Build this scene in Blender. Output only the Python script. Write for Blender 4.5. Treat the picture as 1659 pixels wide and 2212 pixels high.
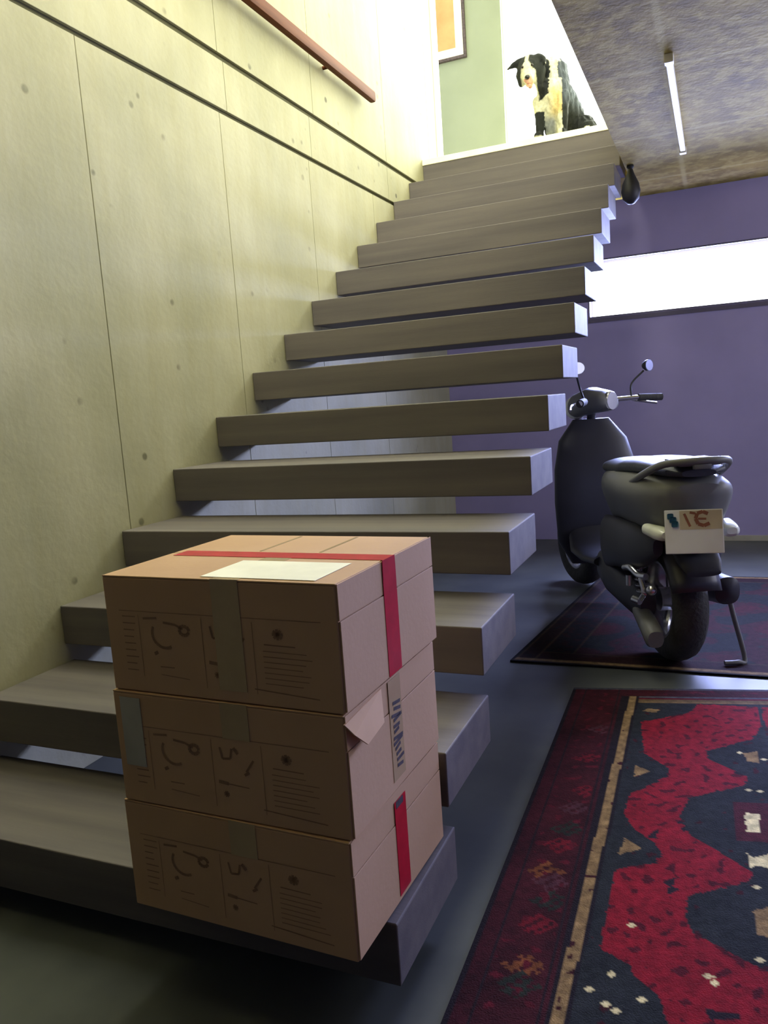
import bpy, bmesh, math, random
from math import sin, cos, pi, radians, atan2, sqrt
from mathutils import Vector, Matrix, noise as mnoise
random.seed(4)
for o in list(bpy.data.objects): bpy.data.objects.remove(o)
S = bpy.context.scene; COL = S.collection
def lin(c):
    return tuple((x/255/12.92 if x <= 10 else ((x/255+.055)/1.055)**2.4) for x in c) + (1,)

# ------------------------------------------------ camera, sky, daylight, added fill lamps, exposure
CP = Vector((1.8264, -0.8193, 1.0643)); YAW, PIT, ROL = 0.4098, -0.1397, -0.0693
F = Vector((-sin(YAW)*cos(PIT), cos(YAW)*cos(PIT), sin(PIT))); R = Vector((cos(YAW), sin(YAW), 0)); U = R.cross(F)
R2 = R*cos(ROL)+U*sin(ROL); U2 = -R*sin(ROL)+U*cos(ROL)
cd = bpy.data.cameras.new('camera'); cam = bpy.data.objects.new('camera', cd); COL.objects.link(cam)
cam.matrix_world = Matrix(((R2.x, U2.x, -F.x, CP.x), (R2.y, U2.y, -F.y, CP.y), (R2.z, U2.z, -F.z, CP.z), (0, 0, 0, 1)))
cd.sensor_fit = 'HORIZONTAL'; cd.sensor_width = 36; cd.lens = 36*1686.03/1659; cd.clip_start = .02
S.camera = cam
W_ = bpy.data.worlds.new('sky'); S.world = W_; W_.use_nodes = True
W_.node_tree.nodes['Background'].inputs[0].default_value = (.93, .97, 1, 1); W_.node_tree.nodes['Background'].inputs[1].default_value = 3.0
def area(name, loc, rot, sx, sy, power, col):
    l = bpy.data.lights.new(name, 'AREA'); l.shape = 'RECTANGLE'; l.size = sx; l.size_y = sy; l.energy = power; l.color = col
    o = bpy.data.objects.new(name, l); COL.objects.link(o); o.location = loc; o.rotation_euler = rot; return o
area('daylight_upper_window', (1.75, 5.95, 3.75), (radians(-90), 0, 0), 2.8, 2.1, 430, (.97, 1, .84))
fill_top = area('fill_overhead', (.95, 2.6, 5.28), (0, 0, 0), 1.5, 2.0, 35, (1, .98, .82)); fill_top.data.spread = radians(95)  # unseen overhead fill, added to brighten the box top and treads
area('fill_upper_front', (2.1, -2.95, 4.0), (radians(90), 0, 0), 3.2, 1.7, 340, (1, .95, .84))  # fill added behind the camera to lift the upper tread faces
band = area('daylight_window_band', (2.46, 4.86, 1.72), (radians(-66), 0, 0), 2.86, .42, 280, (.42, .49, 1.0)); band.data.spread = radians(112)
area('fill_side', (4.72, 3.2, 1.55), (0, radians(90), 0), 1.0, 1.8, 40, (.76, .76, 1))  # added side fill, source unseen, brightens back wall, rugs and scooter
S.view_settings.view_transform = 'Standard'; S.view_settings.look = 'None'; S.view_settings.gamma = 1
S.view_settings.use_curve_mapping = False; S.view_settings.exposure = 0.0
S.cycles.max_bounces = 8; S.cycles.diffuse_bounces = 5; S.cycles.sample_clamp_indirect = 6
S.cycles.use_denoising = True

# ------------------------------------------------ materials
def mat(name, c, c2=None, scale=8, rough=.7, metal=0, bump=0, bscale=None, stretch=(1, 1, 1), detail=6, spec=.5, extra=None, coat=0, lo=.35, hi=.65):
    m = bpy.data.materials.new(name); m.use_nodes = True; nt = m.node_tree; b = nt.nodes['Principled BSDF']
    b.inputs['Roughness'].default_value = rough; b.inputs['Metallic'].default_value = metal
    b.inputs['Specular IOR Level'].default_value = spec; b.inputs['Coat Weight'].default_value = coat
    tc = nt.nodes.new('ShaderNodeTexCoord'); mp = nt.nodes.new('ShaderNodeMapping'); mp.inputs['Scale'].default_value = stretch
    nt.links.new(tc.outputs['Object'], mp.inputs[0])
    n = nt.nodes.new('ShaderNodeTexNoise'); n.inputs['Scale'].default_value = scale; n.inputs['Detail'].default_value = detail
    nt.links.new(mp.outputs[0], n.inputs['Vector'])
    r = nt.nodes.new('ShaderNodeValToRGB'); r.color_ramp.elements[0].position = lo; r.color_ramp.elements[1].position = hi
    r.color_ramp.elements[0].color = lin(c); r.color_ramp.elements[1].color = lin(c2 or tuple(min(255, x*1.08) for x in c))
    nt.links.new(n.outputs['Fac'], r.inputs[0]); out = r.outputs[0]
    if extra: out = extra(nt, mp, out)
    nt.links.new(out, b.inputs['Base Color'])
    if bump:
        n2 = nt.nodes.new('ShaderNodeTexNoise'); n2.inputs['Scale'].default_value = bscale or scale*6; nt.links.new(mp.outputs[0], n2.inputs['Vector'])
        bp = nt.nodes.new('ShaderNodeBump'); bp.inputs['Strength'].default_value = bump; bp.inputs['Distance'].default_value = .01
        nt.links.new(n2.outputs['Fac'], bp.inputs['Height']); nt.links.new(bp.outputs[0], b.inputs['Normal'])
    return m
def mixn(nt, fac, a, bcol, typ='MIX'):
    mx = nt.nodes.new('ShaderNodeMix'); mx.data_type = 'RGBA'; mx.blend_type = typ
    if isinstance(fac, (int, float)): mx.inputs[0].default_value = fac
    else: nt.links.new(fac, mx.inputs[0])
    nt.links.new(a, mx.inputs[6])
    if isinstance(bcol, tuple): mx.inputs[7].default_value = bcol
    else: nt.links.new(bcol, mx.inputs[7])
    return mx.outputs[2]
def ramp(nt, src, p0, p1, c0=(0, 0, 0, 1), c1=(1, 1, 1, 1)):
    r = nt.nodes.new('ShaderNodeValToRGB'); r.color_ramp.elements[0].position = p0; r.color_ramp.elements[1].position = p1
    r.color_ramp.elements[0].color = c0; r.color_ramp.elements[1].color = c1; nt.links.new(src, r.inputs[0]); return r.outputs[0]
def noise_at(nt, mp, sc, stretch=None, detail=4):
    n = nt.nodes.new('ShaderNodeTexNoise'); n.inputs['Scale'].default_value = sc; n.inputs['Detail'].default_value = detail
    src = mp.outputs[0]
    if stretch:
        m2 = nt.nodes.new('ShaderNodeMapping'); m2.inputs['Scale'].default_value = stretch; nt.links.new(src, m2.inputs[0]); src = m2.outputs[0]
    nt.links.new(src, n.inputs['Vector']); return n.outputs['Fac']
def concrete_extra(nt, mp, out):
    v = nt.nodes.new('ShaderNodeTexVoronoi'); v.inputs['Scale'].default_value = 9; v.inputs['Randomness'].default_value = 1
    nt.links.new(mp.outputs[0], v.inputs['Vector'])
    pits = ramp(nt, v.outputs['Distance'], .09, .15, (1, 1, 1, 1), (0, 0, 0, 1))
    gate = ramp(nt, noise_at(nt, mp, 3.1), .5, .62)
    mul = nt.nodes.new('ShaderNodeMath'); mul.operation = 'MULTIPLY'; nt.links.new(pits, mul.inputs[0]); nt.links.new(gate, mul.inputs[1])
    out = mixn(nt, mul.outputs[0], out, lin((84, 82, 62)))
    st = ramp(nt, noise_at(nt, mp, 5, (1, 3, .35)), .4, .75, (0, 0, 0, 1), (.28, .28, .28, 1))
    return mixn(nt, st, out, lin((142, 135, 88)))
def slab_extra(nt, mp, out):
    g = ramp(nt, noise_at(nt, mp, 17, None, 5), .45, .62)
    out = mixn(nt, g, out, lin((178, 160, 76)))
    b = nt.nodes.new('ShaderNodeTexBrick'); b.inputs['Scale'].default_value = 1; b.inputs['Mortar Size'].default_value = .02; b.inputs['Mortar Smooth'].default_value = .8
    b.inputs['Brick Width'].default_value = .55; b.inputs['Row Height'].default_value = .87; b.offset = .0
    b.inputs['Color1'].default_value = (0, 0, 0, 1); b.inputs['Color2'].default_value = (.0, .0, .0, 1); b.inputs['Mortar'].default_value = (.6, .6, .6, 1)
    nt.links.new(mp.outputs[0], b.inputs['Vector'])
    out = mixn(nt, b.outputs['Color'], out, lin((196, 182, 110)))
    big = ramp(nt, noise_at(nt, mp, 2.2), .35, .65, (.25, .25, .25, 1), (0, 0, 0, 1))
    return mixn(nt, big, out, lin((84, 72, 48)))
M = {}
M['concrete'] = mat('pale_concrete', (145, 143, 114), (163, 160, 131), 2.2, .8, bump=.12, bscale=40, extra=concrete_extra)
M['joint'] = mat('dark_joint', (70, 68, 40), rough=.9)
M['slab'] = mat('rough_slab', (132, 114, 44), (162, 142, 58), 9, .9, bump=.25, bscale=50, extra=slab_extra)
M['tread'] = mat('tread_grey', (86, 81, 79), (102, 96, 90), 3, .75, bump=.06, bscale=60, stretch=(.35, 6, 6))
M['floor'] = mat('grey_floor', (66, 69, 65), (86, 89, 82), 3, .42, spec=.35)
M['purple'] = mat('haze_purple_wall', (154, 146, 184), (162, 153, 192), 3, .65)  # purple lens haze around the window band put into the wall colour
M['green'] = mat('pale_green_paint', (112, 120, 104), (118, 126, 110), 3, .8)
M['dark_wall'] = mat('bounce_cut_dark', (70, 66, 62), rough=.9)  # unseen front wall kept dark to cut bounce light
M['white'] = mat('white_paint', (240, 238, 228), rough=.6)
M['beige'] = mat('landing_edge', (250, 242, 205), rough=.5)
M['frame_dark'] = mat('window_frame_grey', (90, 84, 98), rough=.5)
M['rail'] = mat('rail_wood', (84, 42, 16), (100, 54, 24), 4, .75, spec=.2, stretch=(20, 1, 20))
M['card'] = mat('cardboard', (184, 148, 106), (194, 158, 118), 3, .85, bump=.03, bscale=90)
M['cardedge'] = mat('cardboard_edge', (196, 160, 120), rough=.9)
M['red_tape'] = mat('red_tape', (178, 16, 40), (196, 24, 50), 30, .3)
M['clear_tape'] = mat('clear_tape', (172, 150, 112), (182, 160, 120), 12, .22)
M['paper'] = mat('paper_label', (232, 230, 205), rough=.6)
M['grey_paper'] = mat('grey_label', (150, 146, 130), (172, 168, 150), 9, .5)
M['print'] = mat('brown_print', (136, 104, 74), (148, 116, 84), 40, .8)
M['ink'] = mat('black_ink', (38, 30, 34), (70, 58, 62), 60, .7)
M['black_plastic'] = mat('black_plastic', (30, 30, 34), rough=.55)
M['body'] = mat('scooter_paint', (112, 113, 110), (122, 122, 118), 3, .5, spec=.4, coat=.05)
M['body_dark'] = mat('scooter_dark_panel', (52, 52, 58), rough=.45)
M['rubber'] = mat('tyre_rubber', (52, 52, 52), (62, 62, 60), 30, .8, bump=.3, bscale=80)
M['chrome'] = mat('metal_alloy', (200, 200, 200), rough=.25, metal=.9)
M['seat'] = mat('seat_vinyl', (62, 64, 68), rough=.5, bump=.1, bscale=120)
M['lens'] = mat('clear_lens', (225, 228, 205), (240, 242, 225), 20, .15)
M['redlens'] = mat('red_lens', (120, 30, 50), rough=.25)
M['mirror'] = mat('mirror_glass', (150, 150, 165), rough=.35, metal=.6)
M['plate'] = mat('plate_white', (245, 243, 232), rough=.35)
M['plate_tan'] = mat('plate_tan', (206, 192, 160), rough=.4)
M['plate_blue'] = mat('plate_blue', (40, 96, 120), (60, 110, 130), 30, .4)
M['plate_brown'] = mat('plate_brown', (150, 96, 70), rough=.5)
M['eye'] = mat('eye_dark', (24, 16, 12), rough=.1)
M['nose'] = mat('nose_black', (22, 20, 22), rough=.3)
M['tongue'] = mat('mouth_pink', (206, 150, 130), rough=.6)
M['lamp_body'] = mat('strip_light_white', (228, 224, 200), rough=.4)
M['art'] = mat('art_orange_brown', (190, 112, 70), (206, 134, 90), 5, .7)
M['art_mat'] = mat('art_cream_mount', (238, 232, 190), rough=.8)
M['fur_rug_dark'] = None
gl = bpy.data.materials.new('window_glass'); gl.use_nodes = True; nt = gl.node_tree; nt.nodes.clear()
o_ = nt.nodes.new('ShaderNodeOutputMaterial'); t_ = nt.nodes.new('ShaderNodeBsdfTransparent'); g_ = nt.nodes.new('ShaderNodeBsdfGlossy'); x_ = nt.nodes.new('ShaderNodeMixShader')
g_.inputs['Roughness'].default_value = .02; x_.inputs[0].default_value = .05
nt.links.new(t_.outputs[0], x_.inputs[1]); nt.links.new(g_.outputs[0], x_.inputs[2]); nt.links.new(x_.outputs[0], o_.inputs[0]); M['glass'] = gl
def vcol(name, rough, bump=0, bscale=300, sheen=0, namount=.25, nscale=60):
    m = bpy.data.materials.new(name); m.use_nodes = True; nt = m.node_tree; b = nt.nodes['Principled BSDF']
    a = nt.nodes.new('ShaderNodeVertexColor'); a.layer_name = 'Col'
    tc = nt.nodes.new('ShaderNodeTexCoord')
    n = nt.nodes.new('ShaderNodeTexNoise'); n.inputs['Scale'].default_value = nscale; n.inputs['Detail'].default_value = 5; nt.links.new(tc.outputs['Object'], n.inputs['Vector'])
    f = ramp(nt, n.outputs['Fac'], .35, .65, (1-namount,)*3+(1,), (1+namount,)*3+(1,))
    nt.links.new(mixn(nt, 1.0, a.outputs[0], f, 'MULTIPLY'), b.inputs['Base Color'])
    b.inputs['Roughness'].default_value = rough; b.inputs['Specular IOR Level'].default_value = .15
    if bump:
        n2 = nt.nodes.new('ShaderNodeTexNoise'); n2.inputs['Scale'].default_value = bscale; nt.links.new(tc.outputs['Object'], n2.inputs['Vector'])
        bp = nt.nodes.new('ShaderNodeBump'); bp.inputs['Strength'].default_value = bump; bp.inputs['Distance'].default_value = .005
        nt.links.new(n2.outputs['Fac'], bp.inputs['Height']); nt.links.new(bp.outputs[0], b.inputs['Normal'])
    return m
M['rug'] = vcol('woven_rug', .95, .4)
M['fur'] = vcol('dog_fur', .85, .5, 120, namount=.14)

# ------------------------------------------------ mesh helpers
def bx(bm, x0, x1, y0, y1, z0, z1, bev=0, mi=0):
    vs = [bm.verts.new((x, y, z)) for x in (x0, x1) for y in (y0, y1) for z in (z0, z1)]
    fs = [bm.faces.new([vs[i] for i in q]) for q in ((0, 1, 3, 2), (4, 6, 7, 5), (0, 4, 5, 1), (2, 3, 7, 6), (0, 2, 6, 4), (1, 5, 7, 3))]
    for f in fs: f.material_index = mi
    if bev:
        es = list({e for f in fs for e in f.edges}); bmesh.ops.bevel(bm, geom=es, offset=bev, segments=2, affect='EDGES', profile=.5)
    return vs
def obj(name, bm, m, parent=None, smooth=False, loc=None, rot=None):
    me = bpy.data.meshes.new(name)
    if isinstance(bm, bmesh.types.BMesh):
        bmesh.ops.recalc_face_normals(bm, faces=bm.faces[:]); bm.to_mesh(me); bm.free()
    else: me = bm
    for k in (m if isinstance(m, (list, tuple)) else [m]): me.materials.append(M[k])
    if smooth:
        for p in me.polygons: p.use_smooth = True
        me.set_sharp_from_angle(angle=radians(40))
    o = bpy.data.objects.new(name, me); COL.objects.link(o)
    if parent: o.parent = parent
    if loc: o.location = loc
    if rot: o.rotation_euler = rot
    return o
def box(name, x0, x1, y0, y1, z0, z1, m, parent=None, bev=0):
    bm = bmesh.new(); bx(bm, x0, x1, y0, y1, z0, z1, bev); return obj(name, bm, m, parent)
def thing(name, label, cat, loc=(0, 0, 0), rz=0, group=None):
    o = bpy.data.objects.new(name, None); COL.objects.link(o); o.empty_display_size = .1
    o.location = loc; o.rotation_euler = (0, 0, rz); return tag(o, label, cat, group)
def tag(o, label, cat, group=None):
    o['label'] = label; o['category'] = cat
    if group: o['group'] = group
    return o
def struct(o): o['kind'] = 'structure'; return o
def tube(bm, pts, r, seg=12, cap=True, rs=None):
    pts = [Vector(p) for p in pts]; rings = []
    up = Vector((0, 0, 1))
    for i, p in enumerate(pts):
        d = (pts[min(i+1, len(pts)-1)]-pts[max(i-1, 0)]).normalized()
        a = d.cross(up)
        if a.length < .05: a = d.cross(Vector((1, 0, 0)))
        a.normalize(); b = a.cross(d).normalized(); rr = rs[i] if rs else r
        rings.append([bm.verts.new(p+(a*cos(t*2*pi/seg)+b*sin(t*2*pi/seg))*rr) for t in range(seg)])
    for i in range(len(rings)-1):
        for t in range(seg): bm.faces.new((rings[i][t], rings[i][(t+1) % seg], rings[i+1][(t+1) % seg], rings[i+1][t]))
    if cap: bm.faces.new(rings[0][::-1]); bm.faces.new(rings[-1])
def spline(pts, n=8):
    P = [Vector(p) for p in pts]; P = [P[0]*2-P[1]]+P+[P[-1]*2-P[-2]]; out = []
    for i in range(1, len(P)-2):
        for k in range(n):
            t = k/n; a, b, c, d = P[i-1:i+3]
            out.append(.5*((2*b)+(c-a)*t+(2*a-5*b+4*c-d)*t*t+(3*b-a-3*c+d)*t**3))
    return out+[P[-2]]
def loft(bm, secs, seg=28, axis='y', p=2.6):
    """secs: (pos, centre_x, centre_other, half_width, half_height) superellipse sections"""
    rings = []
    for s in secs:
        y, cx, cz, hw, hh = s[:5]; ring = []
        for t in range(seg):
            a = t*2*pi/seg; c, q = cos(a), sin(a)
            x = cx+hw*math.copysign(abs(c)**(2/p), c); z = cz+hh*math.copysign(abs(q)**(2/p), q)
            ring.append(bm.verts.new((x, y, z) if axis == 'y' else (x, z, y)))
        rings.append(ring)
    for i in range(len(rings)-1):
        for t in range(seg): bm.faces.new((rings[i][t], rings[i][(t+1) % seg], rings[i+1][(t+1) % seg], rings[i+1][t]))
    bm.faces.new(rings[0][::-1]); bm.faces.new(rings[-1])
def lathe(bm, prof, seg=40, M4=Matrix.Identity(4)):
    """profile (radius, along X axis)"""
    rings = [[bm.verts.new(M4 @ Vector((x, r*cos(t*2*pi/seg), r*sin(t*2*pi/seg)))) for t in range(seg)] for r, x in prof]
    for i in range(len(rings)-1):
        for t in range(seg): bm.faces.new((rings[i][t], rings[i][(t+1) % seg], rings[i+1][(t+1) % seg], rings[i+1][t]))
    return rings
def capsules_mesh(name, caps, voxel, smooth_it=6):
    """union of tapered capsules and balls, remeshed into one continuous surface"""
    bm = bmesh.new()
    for c in caps:
        a, ra, b, rb = Vector(c[0]), c[1], Vector(c[2]), c[3]
        n = max(2, int((b-a).length/(min(ra, rb)*.35))+1)
        for i in range(n+1):
            t = i/n; ctr = a.lerp(b, t); r = ra+(rb-ra)*t
            sc = c[4] if len(c) > 4 else (1, 1, 1)
            bmesh.ops.create_icosphere(bm, subdivisions=2, radius=r, matrix=Matrix.Translation(ctr) @ Matrix.Diagonal((*sc, 1)))
    me = bpy.data.meshes.new(name+'_raw'); bm.to_mesh(me); bm.free()
    o = bpy.data.objects.new(name+'_raw', me); COL.objects.link(o)
    r = o.modifiers.new('r', 'REMESH'); r.mode = 'VOXEL'; r.voxel_size = voxel
    s = o.modifiers.new('s', 'SMOOTH'); s.iterations = smooth_it; s.factor = .6
    dg = bpy.context.evaluated_depsgraph_get(); out = bpy.data.meshes.new_from_object(o.evaluated_get(dg))
    out.name = name; bpy.data.objects.remove(o); return out
def paint(me, fn):
    ca = me.color_attributes.new('Col', 'FLOAT_COLOR', 'POINT')
    for i, v in enumerate(me.vertices): ca.data[i].color = fn(v.co)

# ------------------------------------------------ the setting
W, G, RR, DP, TH = 1.312, .2967, .175, .326, .118
ZC, YB, ZL = 2.27, 4.75, 2.665           # slab underside, back wall, landing
struct(box('floor', -.25, 4.75, -2.7, 5.0, -.15, 0, 'floor'))
# left wall: cast panels with recessed joints
bm = bmesh.new()
bx(bm, -.3, -.012, -2.7, 4.79, 0, 5.2, mi=1)
def panels(ys, z0, z1):
    for a, b, g0, g1 in ys: bx(bm, -.02, 0, a+g0, b-g1, z0, z1, .002)
s_, w_ = .0015, .0015
def row(seams, z0, z1):
    for i in range(len(seams)-1): bx(bm, -.02, 0, seams[i]+s_, seams[i+1]-w_, z0, z1, .0015)
row([-2.7, -1.9, -1.1, -.32, .46, 1.235, 2.01, 2.76, 3.54, 4.79], 0, 2.2545)
row([-2.7, -1.1, .46, 2.07, 2.80, 3.79, 4.79], 2.2755, 2.466)
row([-2.7, -1.1, .46, 1.30, 2.035, 2.85, 3.788, 4.60, 4.79], 2.492, 5.2)
wl = struct(obj('wall_left', bm, ['concrete', 'joint']))
def wall_hole(name, x0, x1, y0, y1, z0, z1, hx0, hx1, hz0, hz1, m):
    bm = bmesh.new()
    bx(bm, x0, hx0, y0, y1, z0, z1) if hx0 > x0 else None
    bx(bm, hx1, x1, y0, y1, z0, z1) if hx1 < x1 else None
    bx(bm, hx0, hx1, y0, y1, z0, hz0); bx(bm, hx0, hx1, y0, y1, hz1, z1)
    return struct(obj(name, bm, m))
wall_hole('wall_back', 0, 4.6, YB, YB+.22, 0, ZC, 1.02, 3.9, 1.527, 1.912, 'purple')
bm = bmesh.new()                            # right wall, with an opening added for the side fill
for a in ((-2.7, 2.2, 0, ZC), (4.2, YB+.22, 0, ZC), (2.2, 4.2, 0, .95), (2.2, 4.2, 2.1, ZC)): bx(bm, 4.6, 4.8, *a)
struct(obj('wall_right', bm, 'purple'))
wall_hole('wall_front', 0, 4.6, -2.9, -2.7, 0, 5.2, .5, 3.7, 3.15, 4.85, 'dark_wall')  # dark to cut bounce; opening added for the front fill
# slab (ceiling of the lower room, landing above) leaves the stair opening free
bm = bmesh.new(); bx(bm, W+.045, 4.8, -2.7, YB+.22, ZC, ZL-.04); bx(bm, 0, W+.045, 15*G+.005, 5.8, ZC+.06, ZL-.04); bx(bm, W+.045, 4.8, YB+.22, 5.8, ZC, ZL-.04); bx(bm, 0, W+.045, -2.7, -.15, ZC, ZL-.04)  # unseen near piece added to keep light off the lower treads
struct(obj('ceiling', bm, 'slab'))
bm = bmesh.new(); bx(bm, W+.03, 4.6, -2.7, 5.8, ZL-.039, ZL); bx(bm, -1.6, W+.03, 15*G-.006, 5.8, ZL-.039, ZL, .003); bx(bm, 0, W+.03, -2.7, -.15, ZL-.039, ZL)
struct(obj('floor_upper', bm, 'beige'))
# upper storey shell
bm = bmesh.new(); bx(bm, -1.6, 4.8, -2.9, 1.6, 5.2, 5.4); bx(bm, -1.6, 4.8, 3.6, 5.8, 5.2, 5.4); bx(bm, -1.6, .2, 1.6, 3.6, 5.2, 5.4); bx(bm, 1.7, 4.8, 1.6, 3.6, 5.2, 5.4)  # roof hole added for the overhead fill
struct(obj('ceiling_upper', bm, 'white'))
struct(box('wall_right_upper', 4.6, 4.8, -2.7, 5.8, ZL, 5.2, 'white'))
struct(box('wall_side_upper', -1.6, -1.5, 4.9, 5.6, ZL, 5.2, 'green'))
bm = bmesh.new(); bx(bm, -1.6, .305, 5.6, 5.8, ZL, 5.2); bx(bm, .305, 3.2, 5.6, 5.8, ZL, ZL+.02); bx(bm, .305, 3.2, 5.6, 5.8, 4.8, 5.2); bx(bm, 3.2, 4.6, 5.6, 5.8, ZL, 5.2)
struct(obj('wall_back_upper', bm, 'green'))
struct(box('trim_1', -.31, .022, 4.79, 4.86, ZL, 5.2, 'white', bev=.004))
# windows; the side and front ones are added to bring in light
def window(name, x0, x1, y, z0, z1, fr, mulls, m='frame_dark'):
    w = thing(name, '', ''); del w['label']; del w['category']; struct(w); w.location = (0, 0, 0)
    bm = bmesh.new()
    bx(bm, x0, x1, y, y+.06, z0, z0+fr); bx(bm, x0, x1, y, y+.06, z1-fr, z1); bx(bm, x0, x0+fr, y, y+.06, z0+fr, z1-fr); bx(bm, x1-fr, x1, y, y+.06, z0+fr, z1-fr)
    for q in mulls: bx(bm, q-fr/2, q+fr/2, y, y+.06, z0+fr, z1-fr)
    obj('window_frame', bm, m, w); box('window_glass', x0+fr, x1-fr, y+.026, y+.034, z0+fr, z1-fr, 'glass', w); return w
window('window_1', 1.02, 3.9, YB+.002, 1.527, 1.912, .010, [])
window('window_2', .305, 3.2, 5.66, ZL+.02, 4.8, .035, [], 'white')
window('added_window_front', .5, 3.7, -2.84, 3.15, 4.85, .04, [2.1], 'white')  # added unseen window that lets the front fill through
w3 = thing('added_window_side', '', ''); del w3['label']; del w3['category']; struct(w3)  # added unseen window in front of the side fill
bm = bmesh.new(); bx(bm, 4.62, 4.68, 2.2, 4.2, .95, 1.0); bx(bm, 4.62, 4.68, 2.2, 4.2, 2.05, 2.1); bx(bm, 4.62, 4.68, 2.2, 2.25, 1.0, 2.05); bx(bm, 4.62, 4.68, 4.15, 4.2, 1.0, 2.05)
obj('window_frame', bm, 'frame_dark', w3); box('window_glass', 4.645, 4.653, 2.25, 4.15, 1.0, 2.05, 'glass', w3)
struct(box('trim_2', 1.02, 3.9, YB-.008, YB+.004, 1.497, 1.525, 'frame_dark'))     # sill under the window band
struct(box('baseboard_back', 1.55, 4.6, YB-.014, YB, 0, .035, 'grey_paper'))

# ------------------------------------------------ staircase
st = thing('staircase', 'open-riser staircase of thick grey treads fixed to the concrete wall', 'staircase', (W/2, G, 0))
for k in range(1, 16):
    bm = bmesh.new(); x0, x1 = 0.002, W
    d = DP if k < 15 else .05
    if k == 15: bx(bm, x0, x1+.03, k*G, k*G+d-.05+.004, k*RR-.118, k*RR)
    else: bx(bm, x0, x1, k*G, k*G+d, k*RR-TH, k*RR, .003)
    t = obj('tread', bm, 'tread', st); t.location = (-W/2, -G, 0)

# ------------------------------------------------ wooden rail on the left wall
r_ = thing('handrail', 'dark brown wooden rail high on the pale concrete wall', 'handrail', (.06, 2.0, 2.756))
bm = bmesh.new(); bx(bm, -.02, .02, -1.6, 1.50, -.030, .030, .014); obj('rail', bm, 'rail', r_, True)
for yy in (-1.2, -.1, 1.0):
    bm = bmesh.new(); tube(bm, [(-.06, yy, 0), (-.018, yy, 0)], .009); obj('bracket', bm, 'rail', r_, True)

# ------------------------------------------------ cardboard boxes
BW, BD, BH = .462, .385, .2075
def ribbon(bm, pts, w, y, closed=False):
    pts = [Vector((p[0], p[1])) for p in pts]
    if closed: pts.append(pts[0])
    for i in range(len(pts)-1):
        a, b = pts[i], pts[i+1]; d = (b-a)
        if d.length < 1e-6: continue
        d.normalize(); n = Vector((-d.y, d.x))*w/2
        bm.faces.new([bm.verts.new((q.x, y, q.y)) for q in (a+n, a-n, b-n, b+n)])
def prints(parent, seed, rx=BW):
    rnd = random.Random(seed); bm = bmesh.new(); y = -BD/2-.0006
    L = lambda a, b, w=.0013: ribbon(bm, [a, b], w, y)
    x0 = -BW/2
    L((x0+.03, .146), (x0+rx-.03, .146)); L((x0+.072, .03), (x0+.072, .14), .001); L((x0+.205, .02), (x0+.205, .14), .001)
    L((x0+.305, .02), (x0+.305, .14), .001)
    for i in range(9): L((x0+.036, .136-i*.012), (x0+.055+rnd.random()*.012, .136-i*.012), .002)       # rows of fine print
    L((x0+.082, .134), (x0+.112, .136), .004)                                                         # bent arrow pictogram
    ribbon(bm, [(x0+.125+.026*cos(a), .108+.024*sin(a)) for a in [2.6+i*.22 for i in range(13)]], .005, y)
    ribbon(bm, [(x0+.125, .129), (x0+.15, .126), (x0+.166, .12)], .004, y); ribbon(bm, [(x0+.168+.01*cos(a), .117+.008*sin(a)) for a in [i*.5 for i in range(13)]], .006, y)
    L((x0+.1, .072), (x0+.108, .076), .006); L((x0+.11, .036), (x0+.17, .032), .0015); L((x0+.11, .05), (x0+.14, .05), .002)
    ribbon(bm, [(x0+.222, .128), (x0+.226, .108), (x0+.242, .11), (x0+.246, .128)], .004, y); L((x0+.25, .13), (x0+.258, .12), .006)
    L((x0+.272, .09), (x0+.288, .112), .004); L((x0+.268, .084), (x0+.278, .09), .005)
    L((x0+.214, .066), (x0+.234, .064), .006); L((x0+.234, .064), (x0+.275, .062), .002)
    ribbon(bm, [(x0+.228+.003*cos(a), .045+.003*sin(a)) for a in [i*.8 for i in range(9)]], .006, y)
    for i in range(8): L((x0+.352-.010*cos(i*.8), .122-.009*sin(i*.8)), (x0+.352, .122), .005)      # star-like emblem
    L((x0+.325, .104), (x0+.383, .103), .002)
    for i in range(7): L((x0+.322, .093-i*.009), (x0+.385+rnd.random()*.03, .092-i*.009), .0014)
    L((x0+.30, .028), (x0+.42, .021), .002)
    obj('printing', bm, 'print', parent)
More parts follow.
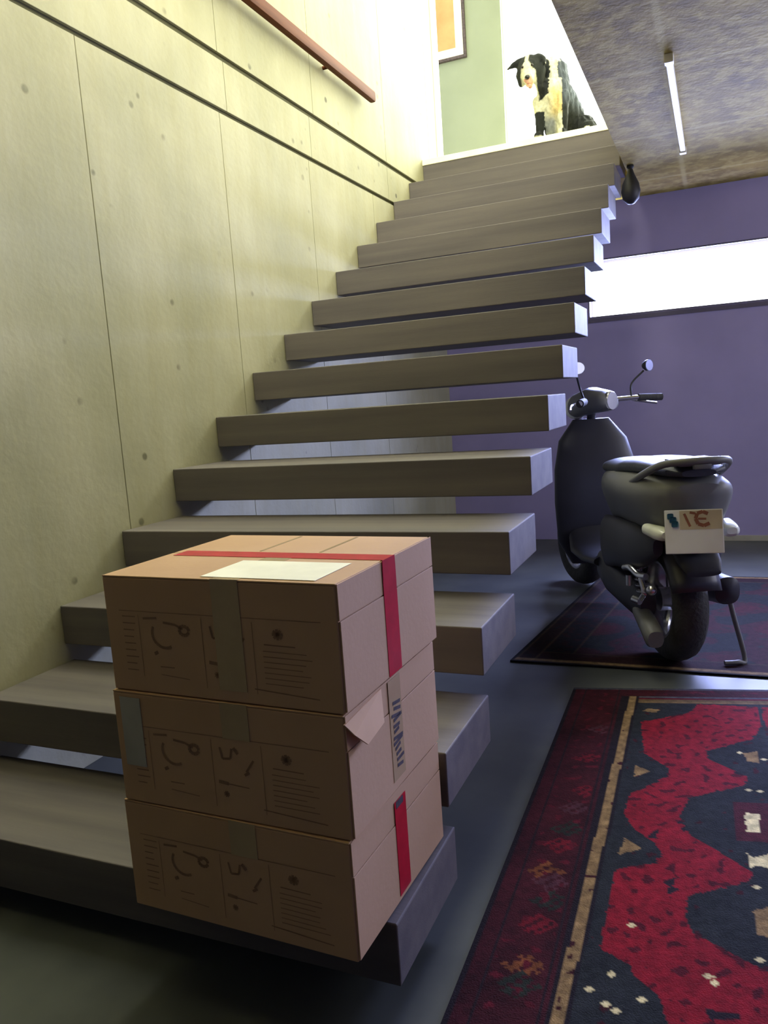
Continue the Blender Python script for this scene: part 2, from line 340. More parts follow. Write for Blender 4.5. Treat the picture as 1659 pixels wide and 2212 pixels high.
def carton(label, loc, rz, kind):
    t = thing('cardboard_box', label, 'box', loc, rz, 'stacked shipping cartons')
    x1, y1 = BW/2, BD/2
    bm = bmesh.new(); bx(bm, -x1, x1, -y1, y1, .0008, BH-.003, .0022); obj('carton_body', bm, 'card', t)
    bm = bmesh.new(); bx(bm, -x1, x1, -y1, -.0012, BH-.0029, BH, .001); bx(bm, -x1, x1, .0012, y1, BH-.0029, BH, .001)
    tf = obj('top_flaps', bm, 'card', t)
    prints(t, kind)
    # front: vertical strip of clear tape
    bm = bmesh.new(); zt = .0 if kind != 1 else .1; tx = .028
    bx(bm, tx-.028, tx+.026, -y1-.0011, -y1-.0007, .145 if kind else .02, BH, 0); 
    if kind == 0: bx(bm, tx-.028, tx+.026, -y1, -.01, BH, BH+.0006)
    obj('clear_tape', bm, 'clear_tape', t, )
    # right end: folded flap with a crease, red tape along the middle
    bm = bmesh.new()
    bx(bm, x1+.0004, x1+.0034, -y1+.002, y1-.002+(.008 if kind == 0 else 0), .004, .148, .0008); bx(bm, x1+.0004, x1+.0026, -y1+.001, y1+(.008 if kind == 0 else -.001), .1495, BH-.001, .0008)
    obj('end_flap', bm, 'card', t)
    xt = x1+.0036; cy = -.005
    if kind == 0:
        bm = bmesh.new(); bx(bm, xt, xt+.0006, cy-.027, cy+.027, .004, .195); obj('red_tape', bm, 'red_tape', t)
        bm = bmesh.new(); bx(bm, -x1+.02, xt+.0006, cy-.02, cy+.024, BH+.0002, BH+.0009); bx(bm, xt, xt+.0009, cy-.026, cy+.026, .175, BH+.0009); rt = obj('red_tape', bm, 'red_tape', t)
        bm = bmesh.new(); bx(bm, -.028, .19, -y1+.012, -.055, BH+.0007, BH+.0012); obj('paper_label', bm, 'paper', t)['label'] = 'pale paper address label'
        for q in (-.05, .08): box('crease_strip', q, q+.006, .03, y1-.01, BH, BH+.0006, 'clear_tape', t)
    if kind == 1:
        bm = bmesh.new(); bx(bm, xt, xt+.0005, cy-.028, cy+.024, .02, BH-.004); obj('end_tape', bm, 'clear_tape', t)
        bm = bmesh.new()                      # scribbled dark writing, illegible
        rnd = random.Random(5); z = .16
        for i in range(12):
            a = (cy-.022+rnd.random()*.012, .16-i*.0105); b = (cy+.006+rnd.random()*.016, .165-i*.0105-rnd.random()*.012)
            d = Vector((b[0]-a[0], b[1]-a[1])).normalized(); n = Vector((-d.y, d.x))*.0032
            bm.faces.new([bm.verts.new((xt+.001, p[0], p[1])) for p in ((a[0]+n.x, a[1]+n.y), (a[0]-n.x, a[1]-n.y), (b[0]-n.x, b[1]-n.y), (b[0]+n.x, b[1]+n.y))])
        obj('handwriting', bm, 'ink', t)
        bm = bmesh.new()                      # loose corner of the flap standing off
        a = [(x1+.004, -y1-.004, BH-.012), (x1+.004, -.06, BH-.004), (x1+.018, -.085, BH-.052), (x1+.022, -y1+.035, BH-.058), (x1+.016, -y1+.004, BH-.03)]
        va = [bm.verts.new(p) for p in a]; vb = [bm.verts.new((p[0]-.003, p[1], p[2])) for p in a]
        bm.faces.new(va); bm.faces.new(vb[::-1])
        for i in range(5): bm.faces.new((va[i], vb[i], vb[(i+1) % 5], va[(i+1) % 5]))
        obj('loose_flap', bm, 'cardedge', t)
        bm = bmesh.new(); bx(bm, -x1+.015, -x1+.06, -y1-.0014, -y1-.0008, .07, BH-.01); obj('grey_sticker', bm, 'grey_paper', t)
    if kind == 2:
        bm = bmesh.new(); bx(bm, xt, xt+.0006, cy-.024, cy+.024, .012, .19); obj('red_tape', bm, 'red_tape', t)
        bm = bmesh.new(); bx(bm, xt+.0007, xt+.0010, cy-.018, cy+.012, .176, .189); obj('ink_smudge', bm, 'ink', t)
    return t
carton('bottom cardboard box of the stack, resting on the lowest stair tread', (1.063, .392, .175), radians(-1.8), 2)
carton('middle cardboard box of the stack, with dark scribble and a loose end flap', (1.066, .394, .175+.2085), radians(-1.2), 1)
carton('top cardboard box of the stack, with red tape and a pale paper label', (1.070, .397, .175+.417), radians(-1.5), 0)

# ------------------------------------------------ rugs
def inpoly(x, y, P):
    c = False; j = len(P)-1
    for i in range(len(P)):
        if (P[i][1] > y) != (P[j][1] > y) and x < (P[j][0]-P[i][0])*(y-P[i][1])/(P[j][1]-P[i][1])+P[i][0]: c = not c
        j = i
    return c
def pdist(x, y, P):
    best = 9
    for i in range(len(P)):
        (ax, ay), (bx_, by) = P[i], P[(i+1) % len(P)]; dx, dy = bx_-ax, by-ay
        t = max(0, min(1, ((x-ax)*dx+(y-ay)*dy)/(dx*dx+dy*dy+1e-12))); best = min(best, math.hypot(x-ax-t*dx, y-ay-t*dy))
    return best
RED = [(0.418, 0.136), (0.392, 0.209), (0.247, 0.293), (0.27, 0.519), (0.34, 0.607), (0.341, 0.657), (0.25, 0.759), (0.239, 0.858), (0.272, 0.934), (0.324, 0.994), (0.339, 1.036), (0.327, 1.071), (0.244, 1.105), (0.241, 1.255), (0.241, 1.37), (0.294, 1.404), (0.311, 1.44), (0.356, 1.486), (0.369, 1.547), (0.36, 1.70), (0.25, 1.82), (0.26, 1.98), (.6, 2.0), (.6, 1.42), (0.533, 1.395), (0.478, 1.357), (0.404, 1.3), (0.39, 1.25), (0.397, 1.187), (0.513, 1.122), (0.528, 1.089), (0.448, 0.999), (0.398, 0.95), (0.372, 0.866), (0.396, 0.769), (0.532, 0.689), (0.54, 0.641), (0.445, 0.547), (0.44, 0.493), (0.571, 0.399), (0.6, 0.30), (.6, .156)]
TRI = [[(0.249, 0.595), (0.293, 0.63), (0.254, 0.664)], [(0.254, 0.974), (0.292, 1.015), (0.244, 1.051)], [(.249, .205), (.262, .18), (.3, .19), (.29, .215)],
       [(0.524, 0.831), (0.557, 0.838), (0.552, 0.921), (0.522, 0.919)], [(0.519, 1.013), (.532, 1.03), (0.565, 1.013), (0.565, 1.07), (.54, 1.06), (0.522, 1.07)],
       [(0.519, 1.221), (0.548, 1.204), (0.548, 1.302), (0.522, 1.292)], [(.536, .5), (.575, .485), (.575, .56), (.545, .55)]]
DOTS = [(0.521, 1.366), (0.266, 1.435), (0.231, 1.478), (0.263, 1.509), (0.282, 1.521), (0.323, 1.491), (0.291, 1.292), (0.433, 1.419), (0.527, 0.498), (0.589, 0.537), (0.540, 0.716), (0.566, 0.72), (0.531, 1.139), (0.442, 1.434)]
BORD = [(0.096, 1.129, 'o'), (0.123, 1.233, 'g'), (0.11, 1.434, 'o'), (0.111, 1.311, 'r'), (0.137, 0.757, 'r'), (0.109, 1.484, 'g'), (0.115, 1.165, 'p'), (0.121, 0.949, 'g'), (0.131, 0.356, 'p'), (0.12, .56, 'r'), (0.10, 1.62, 'o'), (.11, 1.02, 'r'), (.12, .85, 'p'), (.09, 1.75, 'g')]
cN = dict(navy=(33, 36, 39), red=(122, 18, 32), dkred=(76, 14, 26), maroon=(52, 14, 21), tan=(134, 109, 74), dk=(26, 20, 26), cream=(222, 208, 160), o=(118, 68, 38), g=(36, 42, 36), r=(104, 18, 31), p=(78, 42, 52), grey=(66, 66, 72))
cN = {k: Vector(lin(v)) for k, v in cN.items()}
FIELD_C = .605
def rugcol(a, b, w, h):
    n = mnoise.noise(Vector((a*40, b*40, 0))); n2 = mnoise.noise(Vector((a*9, b*9, 3)))
    jag = .0025*round(mnoise.noise(Vector((a*60, b*60, 7)))*2)
    aw = a if a < w/2 else w-a
    if b < .018: return cN['grey']*.8
    if aw < .012: return cN['dk']
    if aw < .17 and b > .03 or b < .075:
        c = cN['maroon']*(1+.5*n2)
        if .05 < aw < .15 or b < .06:
            for (x, y, k) in BORD:
                if abs(aw-x)+abs((b-y))*1.2 < .045+.012*n and (int((aw+jag)*90)+int(b*90)) % 3: c = cN[k]*(.8+.4*n)
            if n > .38: c = cN['dkred']
        if abs(aw-.045+jag*.4) < .003 or abs(aw-.158) < .003: c = cN['dk']
        return c
    sl = .208-.018*(b/1.55)
    if abs(aw-sl) < .0115: return cN['tan']*(.85+.5*max(0, n)) if n > -.45 else cN['maroon']
    if abs(aw-sl) < .02 or aw < sl: return cN['dk']
    if b < .09: return cN['grey']
    if b < .118: return cN['tan']*.45 if b > .1 else cN['dkred']
    if b < .132: return cN['tan']*.6
    if aw < sl+.028: return cN['navy']*(1+.3*n2)
    x = a
    if x > FIELD_C: x = 2*FIELD_C-x
    x = max(x, .01)
    for P in TRI:
        if inpoly(x+jag*.6, b+jag*.5, P):
            return (cN['tan'] if P is not TRI[3] and P is not TRI[4] else cN['cream'])*(.9+.3*n)
    for (dx, dy) in DOTS:
        if abs(x-dx)/.008+abs(b-dy)/.007 < 1.2: return cN['cream']*.85
    if inpoly(x+jag, b+jag, RED):
        c = cN['red']*(1+.15*n2)
        if n > .33: c = cN['dkred']*.9
        if n2 > .42 and n > .1: c = cN['dk']*1.5
        return c
    if x > .50 and .78 < b < .96: return cN['maroon']*1.5
    c = cN['navy']*(1+.3*n2)
    if n > .5: c = cN['maroon']
    return c
def rug(name, A, Uv, Vv, w, h, step, fn, label, cat='rug', th=.008):
    na, nb = int(w/step), int(h/step); A = Vector(A); Uv = Vector(Uv); Vv = Vector(Vv)
    verts = []; cols = []
    for j in range(nb+1):
        for i in range(na+1):
            a, b = i*w/na, j*h/nb; p = A+Uv*a+Vv*b
            verts.append((p.x, p.y, th+.0008*mnoise.noise(Vector((a*3, b*3, 1))))); cols.append(fn(a, b, w, h))
    faces = [(j*(na+1)+i, j*(na+1)+i+1, (j+1)*(na+1)+i+1, (j+1)*(na+1)+i) for j in range(nb) for i in range(na)]
    # sides and underside
    per = [i for i in range(na+1)]+[j*(na+1)+na for j in range(1, nb+1)]+[nb*(na+1)+i for i in range(na-1, -1, -1)]+[j*(na+1) for j in range(nb-1, 0, -1)]
    n0 = len(verts)
    for k in per: verts.append((verts[k][0], verts[k][1], .0005)); cols.append(cols[k])
    for k in range(len(per)): faces.append((per[k], n0+k, n0+(k+1) % len(per), per[(k+1) % len(per)]))
    me = bpy.data.meshes.new(name); me.from_pydata(verts, [], faces); me.update()
    ca = me.color_attributes.new('Col', 'FLOAT_COLOR', 'POINT')
    buf = []
    for c in cols: buf += [max(0, c[0]), max(0, c[1]), max(0, c[2]), 1]
    ca.data.foreach_set('color', buf)
    for p in me.polygons: p.use_smooth = False
    o = obj(name, me, 'rug'); return tag(o, label, cat)
rug('rug', (1.344, 1.885), (.982, .187), (.0236, -.9997), 1.21, 2.0, .0045, rugcol, 'red and navy patterned rug with a beige stripe, on the floor beside the stairs')
def rugcol2_(a, b, w, h):
    n = mnoise.noise(Vector((a*30, b*30, 0))); n2 = mnoise.noise(Vector((a*6, b*6, 3)))
    e = min(b, h-b); aw = min(a, w-a)
    if e < .012 or aw < .012: return cN['dk']
    if e < .045: return cN['tan']*(.62+.3*n)
    if aw < .026: return cN['tan']*.35
    if aw < .085: return cN['maroon']*.7 if n < .3 else cN['dk']
    if aw < .097: return cN['tan']*.45
    if e < .12: return cN['maroon']*(1+.5*n2)
    if e < .13: return cN['tan']*.3
    if aw < .21: return cN['dk']*(1.2) if n < .2 else cN['maroon']
    if aw < .22: return cN['tan']*.35
    c = cN['maroon']*1.5 if n2 > -.05 else cN['navy']*.9
    if n > .4: c = cN['g']
    if n2 > .35: c = cN['dkred']
    return c
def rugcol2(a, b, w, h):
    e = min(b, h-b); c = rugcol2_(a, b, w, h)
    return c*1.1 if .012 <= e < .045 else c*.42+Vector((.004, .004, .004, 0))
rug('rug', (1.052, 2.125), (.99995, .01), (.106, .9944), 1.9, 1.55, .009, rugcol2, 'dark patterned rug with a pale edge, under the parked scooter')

# ------------------------------------------------ scooter
sc = thing('motor_scooter', 'dark grey motor scooter seen from behind, parked under the stairs', 'scooter', (1.655, 2.27, .0105), radians(24))
def wheel(name, cy, steer=0):
    bm = bmesh.new(); R_, w = .235, .058
    prof = [(.150, -w*.9), (.175, -w*1.02), (.205, -w*1.0), (.226, -w*.7), (R_, -w*.3), (R_+.002, 0), (R_, w*.3), (.226, w*.7), (.205, w), (.175, w*1.02), (.150, w*.9), (.15, -w*.9)]
    mt = Matrix.Translation((0, cy, R_+.002)) @ Matrix.Rotation(steer, 4, 'Z'); lathe(bm, prof, 56, mt)
    t = obj(name, bm, 'rubber', sc, True)
    bm = bmesh.new(); lathe(bm, [(.149, -.05), (.14, -.05), (.132, -.03), (.132, .03), (.14, .05), (.149, .05), (.149, -.05)], 40, mt); lathe(bm, [(0, -.05), (.045, -.05), (.045, .05), (0, .05)], 24, mt)
    for k in range(5):
        a = k*2*pi/5; tube(bm, [mt @ Vector((0, .03*cos(a), .03*sin(a))), mt @ Vector((0, .135*cos(a+.12), .135*sin(a+.12)))], .014, 8)
    obj('rim', bm, 'chrome', t, True)
wheel('rear_wheel', 0); wheel('front_wheel', 1.27, radians(8))
bm = bmesh.new()
loft(bm, [(-.275, 0, .63, .05, .04), (-.262, 0, .615, .11, .09), (-.23, 0, .60, .150, .125), (-.12, 0, .585, .185, .15), (.05, 0, .575, .205, .16), (.22, 0, .57, .20, .165), (.38, 0, .55, .165, .175), (.48, 0, .52, .12, .18), (.53, 0, .48, .06, .15)], 40, p=3.2)
for v in bm.verts:
    t = max(0, min(1, (.70-v.co.z)/.27)); v.co.x *= 1-.62*t**1.25; v.co.y += .05*t if v.co.y < -.1 else 0
obj('rear_cowl', bm, 'body', sc, True)
for sx in (-1, 1):          # darker flank panels below the tail
    bm = bmesh.new(); loft(bm, [(-.16, sx*.105, .47, .018, .03), (-.10, sx*.125, .46, .03, .07), (.0, sx*.14, .45, .035, .09), (.15, sx*.15, .44, .035, .10), (.30, sx*.145, .42, .03, .11), (.42, sx*.125, .41, .02, .08)], 24)
    obj('side_panel', bm, 'body_dark', sc, True)
bm = bmesh.new()
loft(bm, [(-.27, 0, .742, .06, .012), (-.24, 0, .748, .105, .02), (-.12, 0, .75, .122, .03), (.02, 0, .748, .13, .033), (.15, 0, .738, .138, .036), (.20, 0, .728, .14, .036), (.40, 0, .718, .125, .036), (.54, 0, .705, .09, .03), (.58, 0, .70, .04, .02)], 32)
obj('seat', bm, 'seat', sc, True)
bm = bmesh.new()            # grab rail and luggage carrier
tube(bm, spline([(-.15, .02, .68), (-.145, -.12, .73), (-.115, -.24, .775), (-.05, -.29, .785), (.05, -.29, .785), (.115, -.24, .775), (.145, -.12, .73), (.15, .02, .68)], 6), .013, 10)
bx(bm, -.075, .075, -.29, -.15, .768, .79, .008)
bx(bm, -.03, .03, -.305, -.285, .758, .776, .004)
obj('luggage_rack', bm, 'body', sc, True)
# tail lamps, plate and mudguard
for sx in (-1, 1):
    bm = bmesh.new(); loft(bm, [(-.270, sx*.112, .535, .018, .012), (-.258, sx*.114, .533, .030, .020), (-.225, sx*.122, .536, .030, .024), (-.16, sx*.142, .542, .020, .020)], 20); tl = obj('tail_lamp', bm, 'lens', sc, True)
    bm = bmesh.new(); loft(bm, [(-.267, sx*.112, .536, .012, .007), (-.262, sx*.112, .536, .02, .011), (-.25, sx*.112, .536, .02, .012)], 14); obj('bulb_cover', bm, 'chrome', tl, True)
bm = bmesh.new(); bx(bm, -.055, .055, -.285, -.215, .475, .60, .01); loft(bm, [(-.30, 0, .40, .06, .012), (-.27, 0, .43, .075, .02), (-.22, 0, .47, .08, .03)], 20)
obj('plate_bracket', bm, 'black_plastic', sc, True)
PL = Matrix.Translation((-.03, -.295, .548)) @ Matrix.Rotation(radians(-14), 4, 'Z') @ Matrix.Rotation(radians(-12), 4, 'X')
pb = bmesh.new(); bx(pb, -.094, .094, -.002, .002, -.076, .074, .003); pb.transform(PL); plo = obj('licence_plate', pb, 'plate', sc)
def on_plate(name, x0, x1, z0, z1, m, lift=.0028):
    b = bmesh.new(); bx(b, x0, x1, -lift, -lift+.0006, z0, z1); b.transform(PL); return obj(name, b, m, plo)
on_plate('plate_field', -.045, .090, .006, .070, 'plate_tan')
b = bmesh.new(); 
for (q0, q1, q2) in ((-.085, .062, .020), (-.078, .05, .022), (-.072, .035, .022)): bx(b, q0, q0+q2, -.0034, -.0028, q1-.02, q1, .004)
b.transform(PL); obj('plate_emblem', b, 'plate_blue', plo)
b = bmesh.new()
def stroke(b, pts, w, y=-.0036):
    ribbon(b, pts, w, y)
stroke(b, [(-.030, .060), (-.022, .040), (-.012, .016)], .008)
stroke(b, [(.046, .058), (.030, .066), (.012, .060), (.006, .042), (.014, .024), (.032, .018), (.050, .026)], .012); stroke(b, [(-.012, .064), (.006, .060)], .008); stroke(b, [(.014, .042), (.040, .041)], .007)
b.transform(PL); obj('plate_characters', b, 'plate_brown', plo)
bm = bmesh.new(); loft(bm, [(-.292, -.01, .405, .045, .008), (-.285, -.01, .41, .055, .012), (-.27, -.01, .415, .05, .012)], 16); obj('reflector', bm, 'redlens', sc, True)
bm = bmesh.new(); prof = []     # mudguard arching behind the wheel
for i in range(15):
    a = radians(20+i*8); prof.append((0, -cos(a)*.285, .235+sin(a)*.275))
for i, p in enumerate(prof):
    pass
vs = []
for p in prof:
    r = []
    for k in range(9):
        t = (k-4)/4; f = 1-.09*abs(t)**3
        r.append(bm.verts.new((t*.088, p[1]*f, .235+(p[2]-.235)*f)))
    vs.append(r)
for i in range(len(vs)-1):
    for k in range(8): bm.faces.new((vs[i][k], vs[i][k+1], vs[i+1][k+1], vs[i+1][k]))
mg = obj('mudguard', bm, 'body_dark', sc, True); md = mg.modifiers.new('t', 'SOLIDIFY'); md.thickness = .005
bm = bmesh.new()            # engine, gearbox case on the left
loft(bm, [(-.05, -.105, .235, .03, .05), (0, -.11, .24, .042, .075), (.15, -.115, .245, .042, .07), (.35, -.115, .26, .042, .075), (.48, -.11, .28, .036, .065), (.50, -.11, .28, .02, .04)], 24)
loft(bm, [(.16, .02, .30, .09, .06), (.30, .02, .30, .11, .09), (.48, .02, .30, .09, .08)], 24)
obj('engine', bm, 'body_dark', sc, True)
bm = bmesh.new()            # bright alloy pieces around the engine
tube(bm, spline([(-.17, .02, .365), (-.165, -.03, .375), (-.15, -.08, .355), (-.14, -.13, .36)], 6), .012, 10)
tube(bm, spline([(-.15, -.10, .35), (-.145, -.12, .30), (-.15, -.10, .27)], 6), .010, 10)
bmesh.ops.create_uvsphere(bm, u_segments=16, v_segments=10, radius=.019, matrix=Matrix.Translation((-.13, -.155, .315)))
tube(bm, [(-.165, -.06, .262), (-.15, -.09, .258)], .014, 12); tube(bm, [(-.16, .0, .30), (-.16, .0, .34)], .012, 12)
obj('alloy_fittings', bm, 'chrome', sc, True)
for sx in (-1, 1):
    bm = bmesh.new(); tube(bm, [(sx*.115, -.03, .25), (sx*.13, .04, .52)], .011, 10)
    for k in range(9): lathe(bm, [(.017, -.0), (.026, .005), (.026, .009), (.017, .014)], 14, Matrix.Translation((sx*(.116+.0014*k), -.028+.006*k, .275+k*.022)) @ Matrix.Rotation(radians(-90), 4, 'Y'))
    obj('shock_absorber', bm, 'chrome' if sx < 0 else 'black_plastic', sc, True)
bm = bmesh.new(); loft(bm, [(-.20, .135, .30, .015, .02), (-.18, .135, .30, .045, .05), (.0, .14, .28, .052, .058), (.2, .13, .26, .05, .055), (.26, .12, .25, .02, .02)], 24); obj('exhaust', bm, 'body_dark', sc, True)
bm = bmesh.new(); loft(bm, [(-.19, -.13, .14, .028, .030), (-.175, -.13, .145, .036, .038), (-.10, -.125, .17, .034, .036), (.0, -.12, .20, .03, .03)], 18); obj('chain_guard', bm, 'body', sc, True)
bm = bmesh.new()            # stand legs reaching to the floor
tube(bm, spline([(.16, -.02, .315), (.185, -.05, .30), (.205, -.07, .18), (.235, -.10, .012), (.20, -.12, .008), (.15, -.12, .008)], 6), .009, 10)
tube(bm, [(.185, -.05, .295), (.10, .0, .30)], .008, 8); obj('stand', bm, 'body', sc, True)
bm = bmesh.new(); loft(bm, [(.44, 0, .30, .17, .03), (.60, 0, .285, .185, .03), (.80, 0, .285, .18, .03), (.90, 0, .33, .16, .05)], 28); obj('footboard', bm, 'body_dark', sc, True)
bm = bmesh.new(); loft(bm, [(.18, 0, .98, .13, .03), (.30, 0, .96, .20, .035), (.50, 0, .94, .215, .035), (.66, 0, .965, .205, .04), (.80, 0, 1.0, .17, .045), (.90, 0, 1.02, .09, .04)], 32, 'z'); ls = obj('leg_shield', bm, 'body_dark', sc, True)
bm = bmesh.new(); loft(bm, [(1.06, 0, .40, .05, .04), (1.12, 0, .44, .07, .06), (1.27, 0, .50, .08, .05), (1.42, 0, .44, .07, .06), (1.50, 0, .36, .04, .04)], 24); obj('front_mudguard', bm, 'body', sc, True)
bm = bmesh.new(); tube(bm, [(0, 1.00, .94), (0, 1.10, .62), (0, 1.16, .48)], .022, 12)
for sx in (-1, 1): tube(bm, [(sx*.075, 1.12, .52), (sx*.078, 1.27, .235)], .014, 10)
obj('fork', bm, 'body_dark', sc, True)
hb = bmesh.new()
tube(hb, spline([(-.33, .80, .985), (-.22, .86, .99), (-.10, .95, .985), (0, .97, .975), (.10, .95, .985), (.22, .86, .99), (.33, .80, .985)], 8), .012, 12); hbo = obj('handlebar', hb, 'chrome', sc, True)
for sx in (-1, 1):
    bm = bmesh.new(); tube(bm, [(sx*.33, .80, .985), (sx*.22, .86, .99)], .018, 14); obj('grip', bm, 'rubber', hbo, True)
    bm = bmesh.new(); tube(bm, spline([(sx*.20, .90, .985), (sx*.26, .90, .975), (sx*.35, .84, .955)], 6), .006, 8); obj('brake_lever', bm, 'chrome', hbo, True)
    bm = bmesh.new(); tube(bm, spline([(sx*.19, .88, .995), (sx*.21, .89, 1.06), (sx*.27, .86, 1.12)], 6), .005, 8)
    mt = Matrix.Translation((sx*.285, .85, 1.145)) @ Matrix.Rotation(radians(90+sx*8), 4, 'Z') @ Matrix.Diagonal((1, .85, .55, 1)); lathe(bm, [(0, .02), (.03, .016), (.05, 0), (.053, -.012), (.0, -.012)], 28, mt)
    mi = obj('mirror', bm, 'black_plastic', hbo, True)
    bm = bmesh.new(); lathe(bm, [(0, -.0135), (.048, -.0135), (.048, -.0125)], 28, mt); obj('mirror_glass', bm, 'mirror', mi, True)
bm = bmesh.new(); loft(bm, [(.86, 0, .975, .05, .03), (.89, 0, .985, .085, .05), (.97, 0, .99, .10, .065), (1.05, 0, .97, .085, .06), (1.09, 0, .96, .05, .04)], 28); nc = obj('nacelle', bm, 'body', sc, True)
bm = bmesh.new(); lathe(bm, [(0, 0), (.042, 0), (.046, .006), (.046, .02)], 28, Matrix.Translation((0, .858, .985)) @ Matrix.Rotation(radians(90), 4, 'Z')); obj('speedometer', bm, 'chrome', nc, True)
bm = bmesh.new(); bmesh.ops.create_uvsphere(bm, u_segments=24, v_segments=16, radius=.06, matrix=Matrix.Translation((0, 1.07, .96))); obj('headlamp', bm, 'lens', sc, True)

STEER = Matrix.Translation((0, .97, 0)) @ Matrix.Rotation(radians(38), 4, 'Z') @ Matrix.Translation((0, -.97, 0))
for o in [hbo, nc]+list(hbo.children)+list(nc.children)+[m_ for c_ in hbo.children for m_ in c_.children]+[c_ for c_ in sc.children if c_.name.startswith('headlamp')]:
    o.data.transform(STEER)

# ------------------------------------------------ dog
DX, DY = .875, 4.63
dog = thing('dog', 'black and white sheepdog sitting at the top of the stairs, looking down', 'dog', (DX, DY, ZL))
HC = Vector((-.135, -.125, .440))
caps = [((-.01, -.02, .30), .100, (.03, .10, .26), .100, (1, 1, 1.1)), ((.03, .10, .26), .100, (.07, .20, .13), .100),
        ((-.005, .0, .42), .090, (-.0, -.02, .30), .100), ((-.02, .03, .475), .060, (-.005, .02, .40), .085), ((-.09, -.05, .45), .070, (-.02, .0, .43), .082),
        ((-.03, -.075, .30), .075, (-.01, -.05, .20), .075), ((-.03, -.05, .20), .062, (-.025, -.04, .08), .052),
        ((-.085, -.07, .24), .050, (-.093, -.09, .13), .030), ((-.093, -.09, .13), .030, (-.095, -.092, .03), .025), ((-.095, -.095, .022), .028, (-.097, -.13, .018), .026),
        ((.045, -.07, .24), .055, (.050, -.09, .13), .040), ((.050, -.09, .13), .040, (.052, -.092, .03), .030), ((.052, -.095, .022), .030, (.052, -.13, .018), .027),
        ((.155, .14, .11), .068, (.185, .08, .07), .055), ((.205, .06, .04), .035, (.20, -.03, .022), .028), ((.0, .2, .07), .07, (-.02, .1, .03), .03),
        ((.12, .30, .05), .04, (.22, .26, .03), .03),
        (HC+Vector((0, .01, .005)), .078, HC+Vector((.0, -.025, -.03)), .072, (1.08, 1, 1)), (HC+Vector((.002, -.05, -.045)), .050, HC+Vector((.008, -.098, -.100)), .033),
        (HC+Vector((.002, -.04, -.07)), .040, HC+Vector((.008, -.075, -.125)), .024),
        (HC+Vector((-.050, -.015, -.04)), .040, HC+Vector((-.052, -.02, -.09)), .022), (HC+Vector((.055, -.01, -.03)), .048, HC+Vector((.060, -.015, -.13)), .026),
        (HC+Vector((-.052, .0, .045)), .030, HC+Vector((-.100, -.01, .035)), .018), (HC+Vector((-.100, -.01, .035)), .018, HC+Vector((-.135, -.03, .012)), .006),
        (HC+Vector((.052, .0, .045)), .032, HC+Vector((.090, -.01, .032)), .020), (HC+Vector((.090, -.01, .032)), .020, HC+Vector((.104, -.04, -.008)), .008)]
me = capsules_mesh('dog_body', caps, .0065, 5)
for v in me.vertices:
    c = v.co; n = v.normal
    hd = (c-HC).length
    amp = .012 if hd > .14 else .003
    v.co = c+n*amp*mnoise.noise(Vector((c.x*45, c.y*45, c.z*18)))
WH = Vector(lin((186, 186, 162))); BK = Vector(lin((34, 37, 36))); GY = Vector(lin((66, 72, 80))); CR = Vector(lin((190, 170, 116))); PK = Vector(lin((190, 148, 126)))
HD = Vector((.010, -.10, -.115)).normalized()
def sstep(a, b, x): t = max(0, min(1, (x-a)/(b-a))); return t*t*(3-2*t)
def dogc(c):
    j = .014*mnoise.noise(c*24)+.006*mnoise.noise(c*70); h = c-HC; s = h.dot(HD); lat = h.x+.006+j*.3
    front = h.y < .045+j and h.length < .21 and -.155 < h.x < .115+j
    if front:
        if s > .085: return BK.lerp(WH, sstep(.052, .044, abs(lat-.006))) if s < .155 else PK
        w = .011+.026*sstep(.03, .085, s)
        if h.z > -.165: return BK.lerp(WH, sstep(w+.004, w-.002, abs(lat)) if h.y < .0 else 0)
    if c.x < -.060 and c.z < .17: return BK.lerp(WH, sstep(.02, .01, c.z))
    if c.z < .36 and c.y < .05 and c.x < .058+.4*j:
        base = WH.lerp(CR, sstep(.10, .16, c.z)*sstep(.33, .26, c.z)*sstep(-.05, .03, c.x))
        return base.lerp(GY*1.8, sstep(.16, .10, c.z)*sstep(.02, -.01, c.x)*.8)
    if c.x < .035+j and c.y < .05+j and c.z > .28: return WH
    if c.z < .07 and c.x > .12 and c.y < .03: return WH
    return BK.lerp(GY, sstep(.16, .26, c.z))
paint(me, dogc)
obj('dog_body', me, 'fur', dog, True)
for sx in (-1, 1):
    bm = bmesh.new(); bmesh.ops.create_uvsphere(bm, u_segments=12, v_segments=8, radius=.0085, matrix=Matrix.Translation(HC+Vector((sx*.031+.002, -.092, -.018)))); obj('eye', bm, 'eye', dog, True)
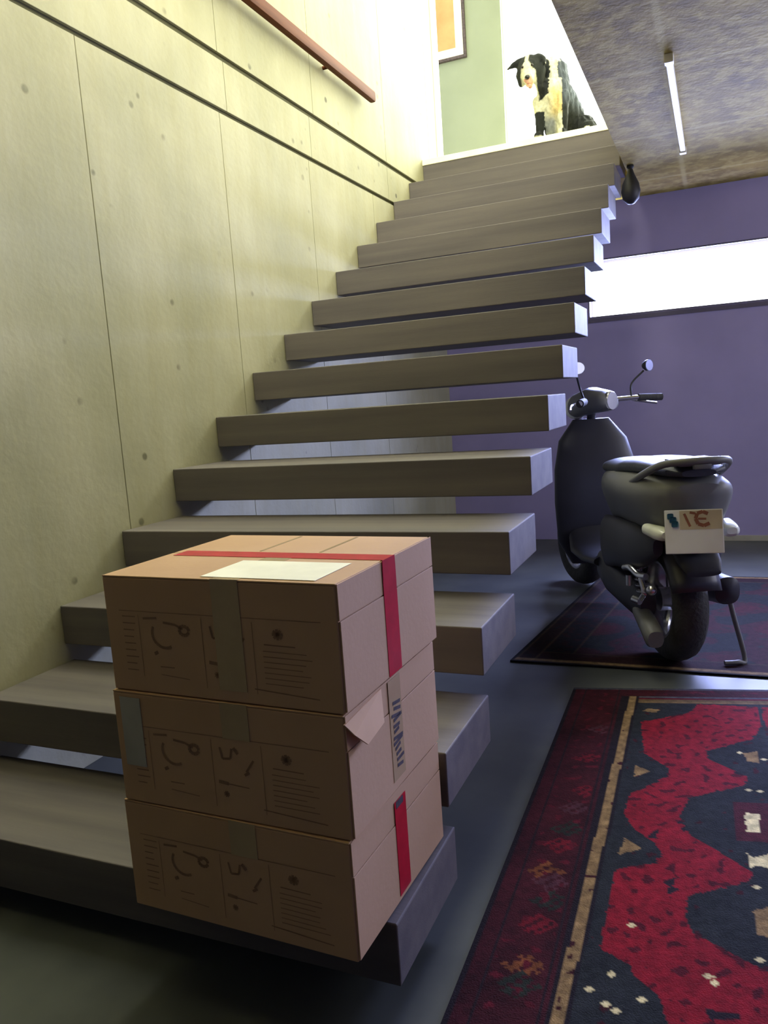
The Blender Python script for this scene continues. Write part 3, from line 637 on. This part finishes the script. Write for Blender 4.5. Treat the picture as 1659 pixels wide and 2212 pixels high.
bm = bmesh.new(); bmesh.ops.create_uvsphere(bm, u_segments=14, v_segments=10, radius=.015, matrix=Matrix.Translation(HC+Vector((.008, -.130, -.098))) @ Matrix.Diagonal((1.15, .8, .85, 1))); obj('nose', bm, 'nose', dog, True)
bm = bmesh.new(); bmesh.ops.create_uvsphere(bm, u_segments=14, v_segments=10, radius=.014, matrix=Matrix.Translation(HC+Vector((.010, -.098, -.138))) @ Matrix.Diagonal((1.1, 1.2, .45, 1))); obj('tongue', bm, 'tongue', dog, True)

# ------------------------------------------------ picture upstairs
pic = thing('framed_picture', 'orange-brown picture with cream mount and dark frame on the upstairs wall', 'picture', (-.235, 5.6, 3.71))
bm = bmesh.new(); w, h, f = .52, .95, .022
bx(bm, -w/2, w/2, -.03, 0, 0, f, .003); bx(bm, -w/2, w/2, -.03, 0, h-f, h, .003); bx(bm, -w/2, -w/2+f, -.03, 0, f, h-f, .003); bx(bm, w/2-f, w/2, -.03, 0, f, h-f, .003); obj('picture_frame', bm, 'ink', pic)
box('mount', -w/2+f, w/2-f, -.02, -.012, f, h-f, 'art_mat', pic); box('artwork', -w/2+.085, w/2-.085, -.0215, -.0195, .085, h-.085, 'art', pic)

# ------------------------------------------------ fittings under the slab
sl = thing('ceiling_light', 'slim pale strip light fixed under the rough concrete ceiling', 'light', (1.668, 3.12, ZC))
bm = bmesh.new(); bx(bm, -.013, .013, -.62, .66, -.026, 0, .005); obj('lamp_body', bm, 'lamp_body', sl)
for q in (.64, -.64): box('end_cap', -.017, .017, q-.0, q+.04, -.032, 0, 'lamp_body', sl, .004)
hl = thing('hanging_fitting', 'small dark teardrop fitting hanging by the topmost treads under the slab', 'lamp', (1.388, 3.95, ZC))
bm = bmesh.new(); lathe(bm, [(0, 0), (-.0, 0)], 4) if False else None
rot = Matrix.Rotation(radians(90), 4, 'Y')
lathe(bm, [(0, 0), (.018, 0), (.02, .01), (.012, .02), (.022, .05), (.045, .10), (.052, .14), (.044, .18), (.02, .205), (0, .21)], 24, rot); obj('fitting_body', bm, 'black_plastic', hl, True)  # dark teardrop body, use of the fitting unknown
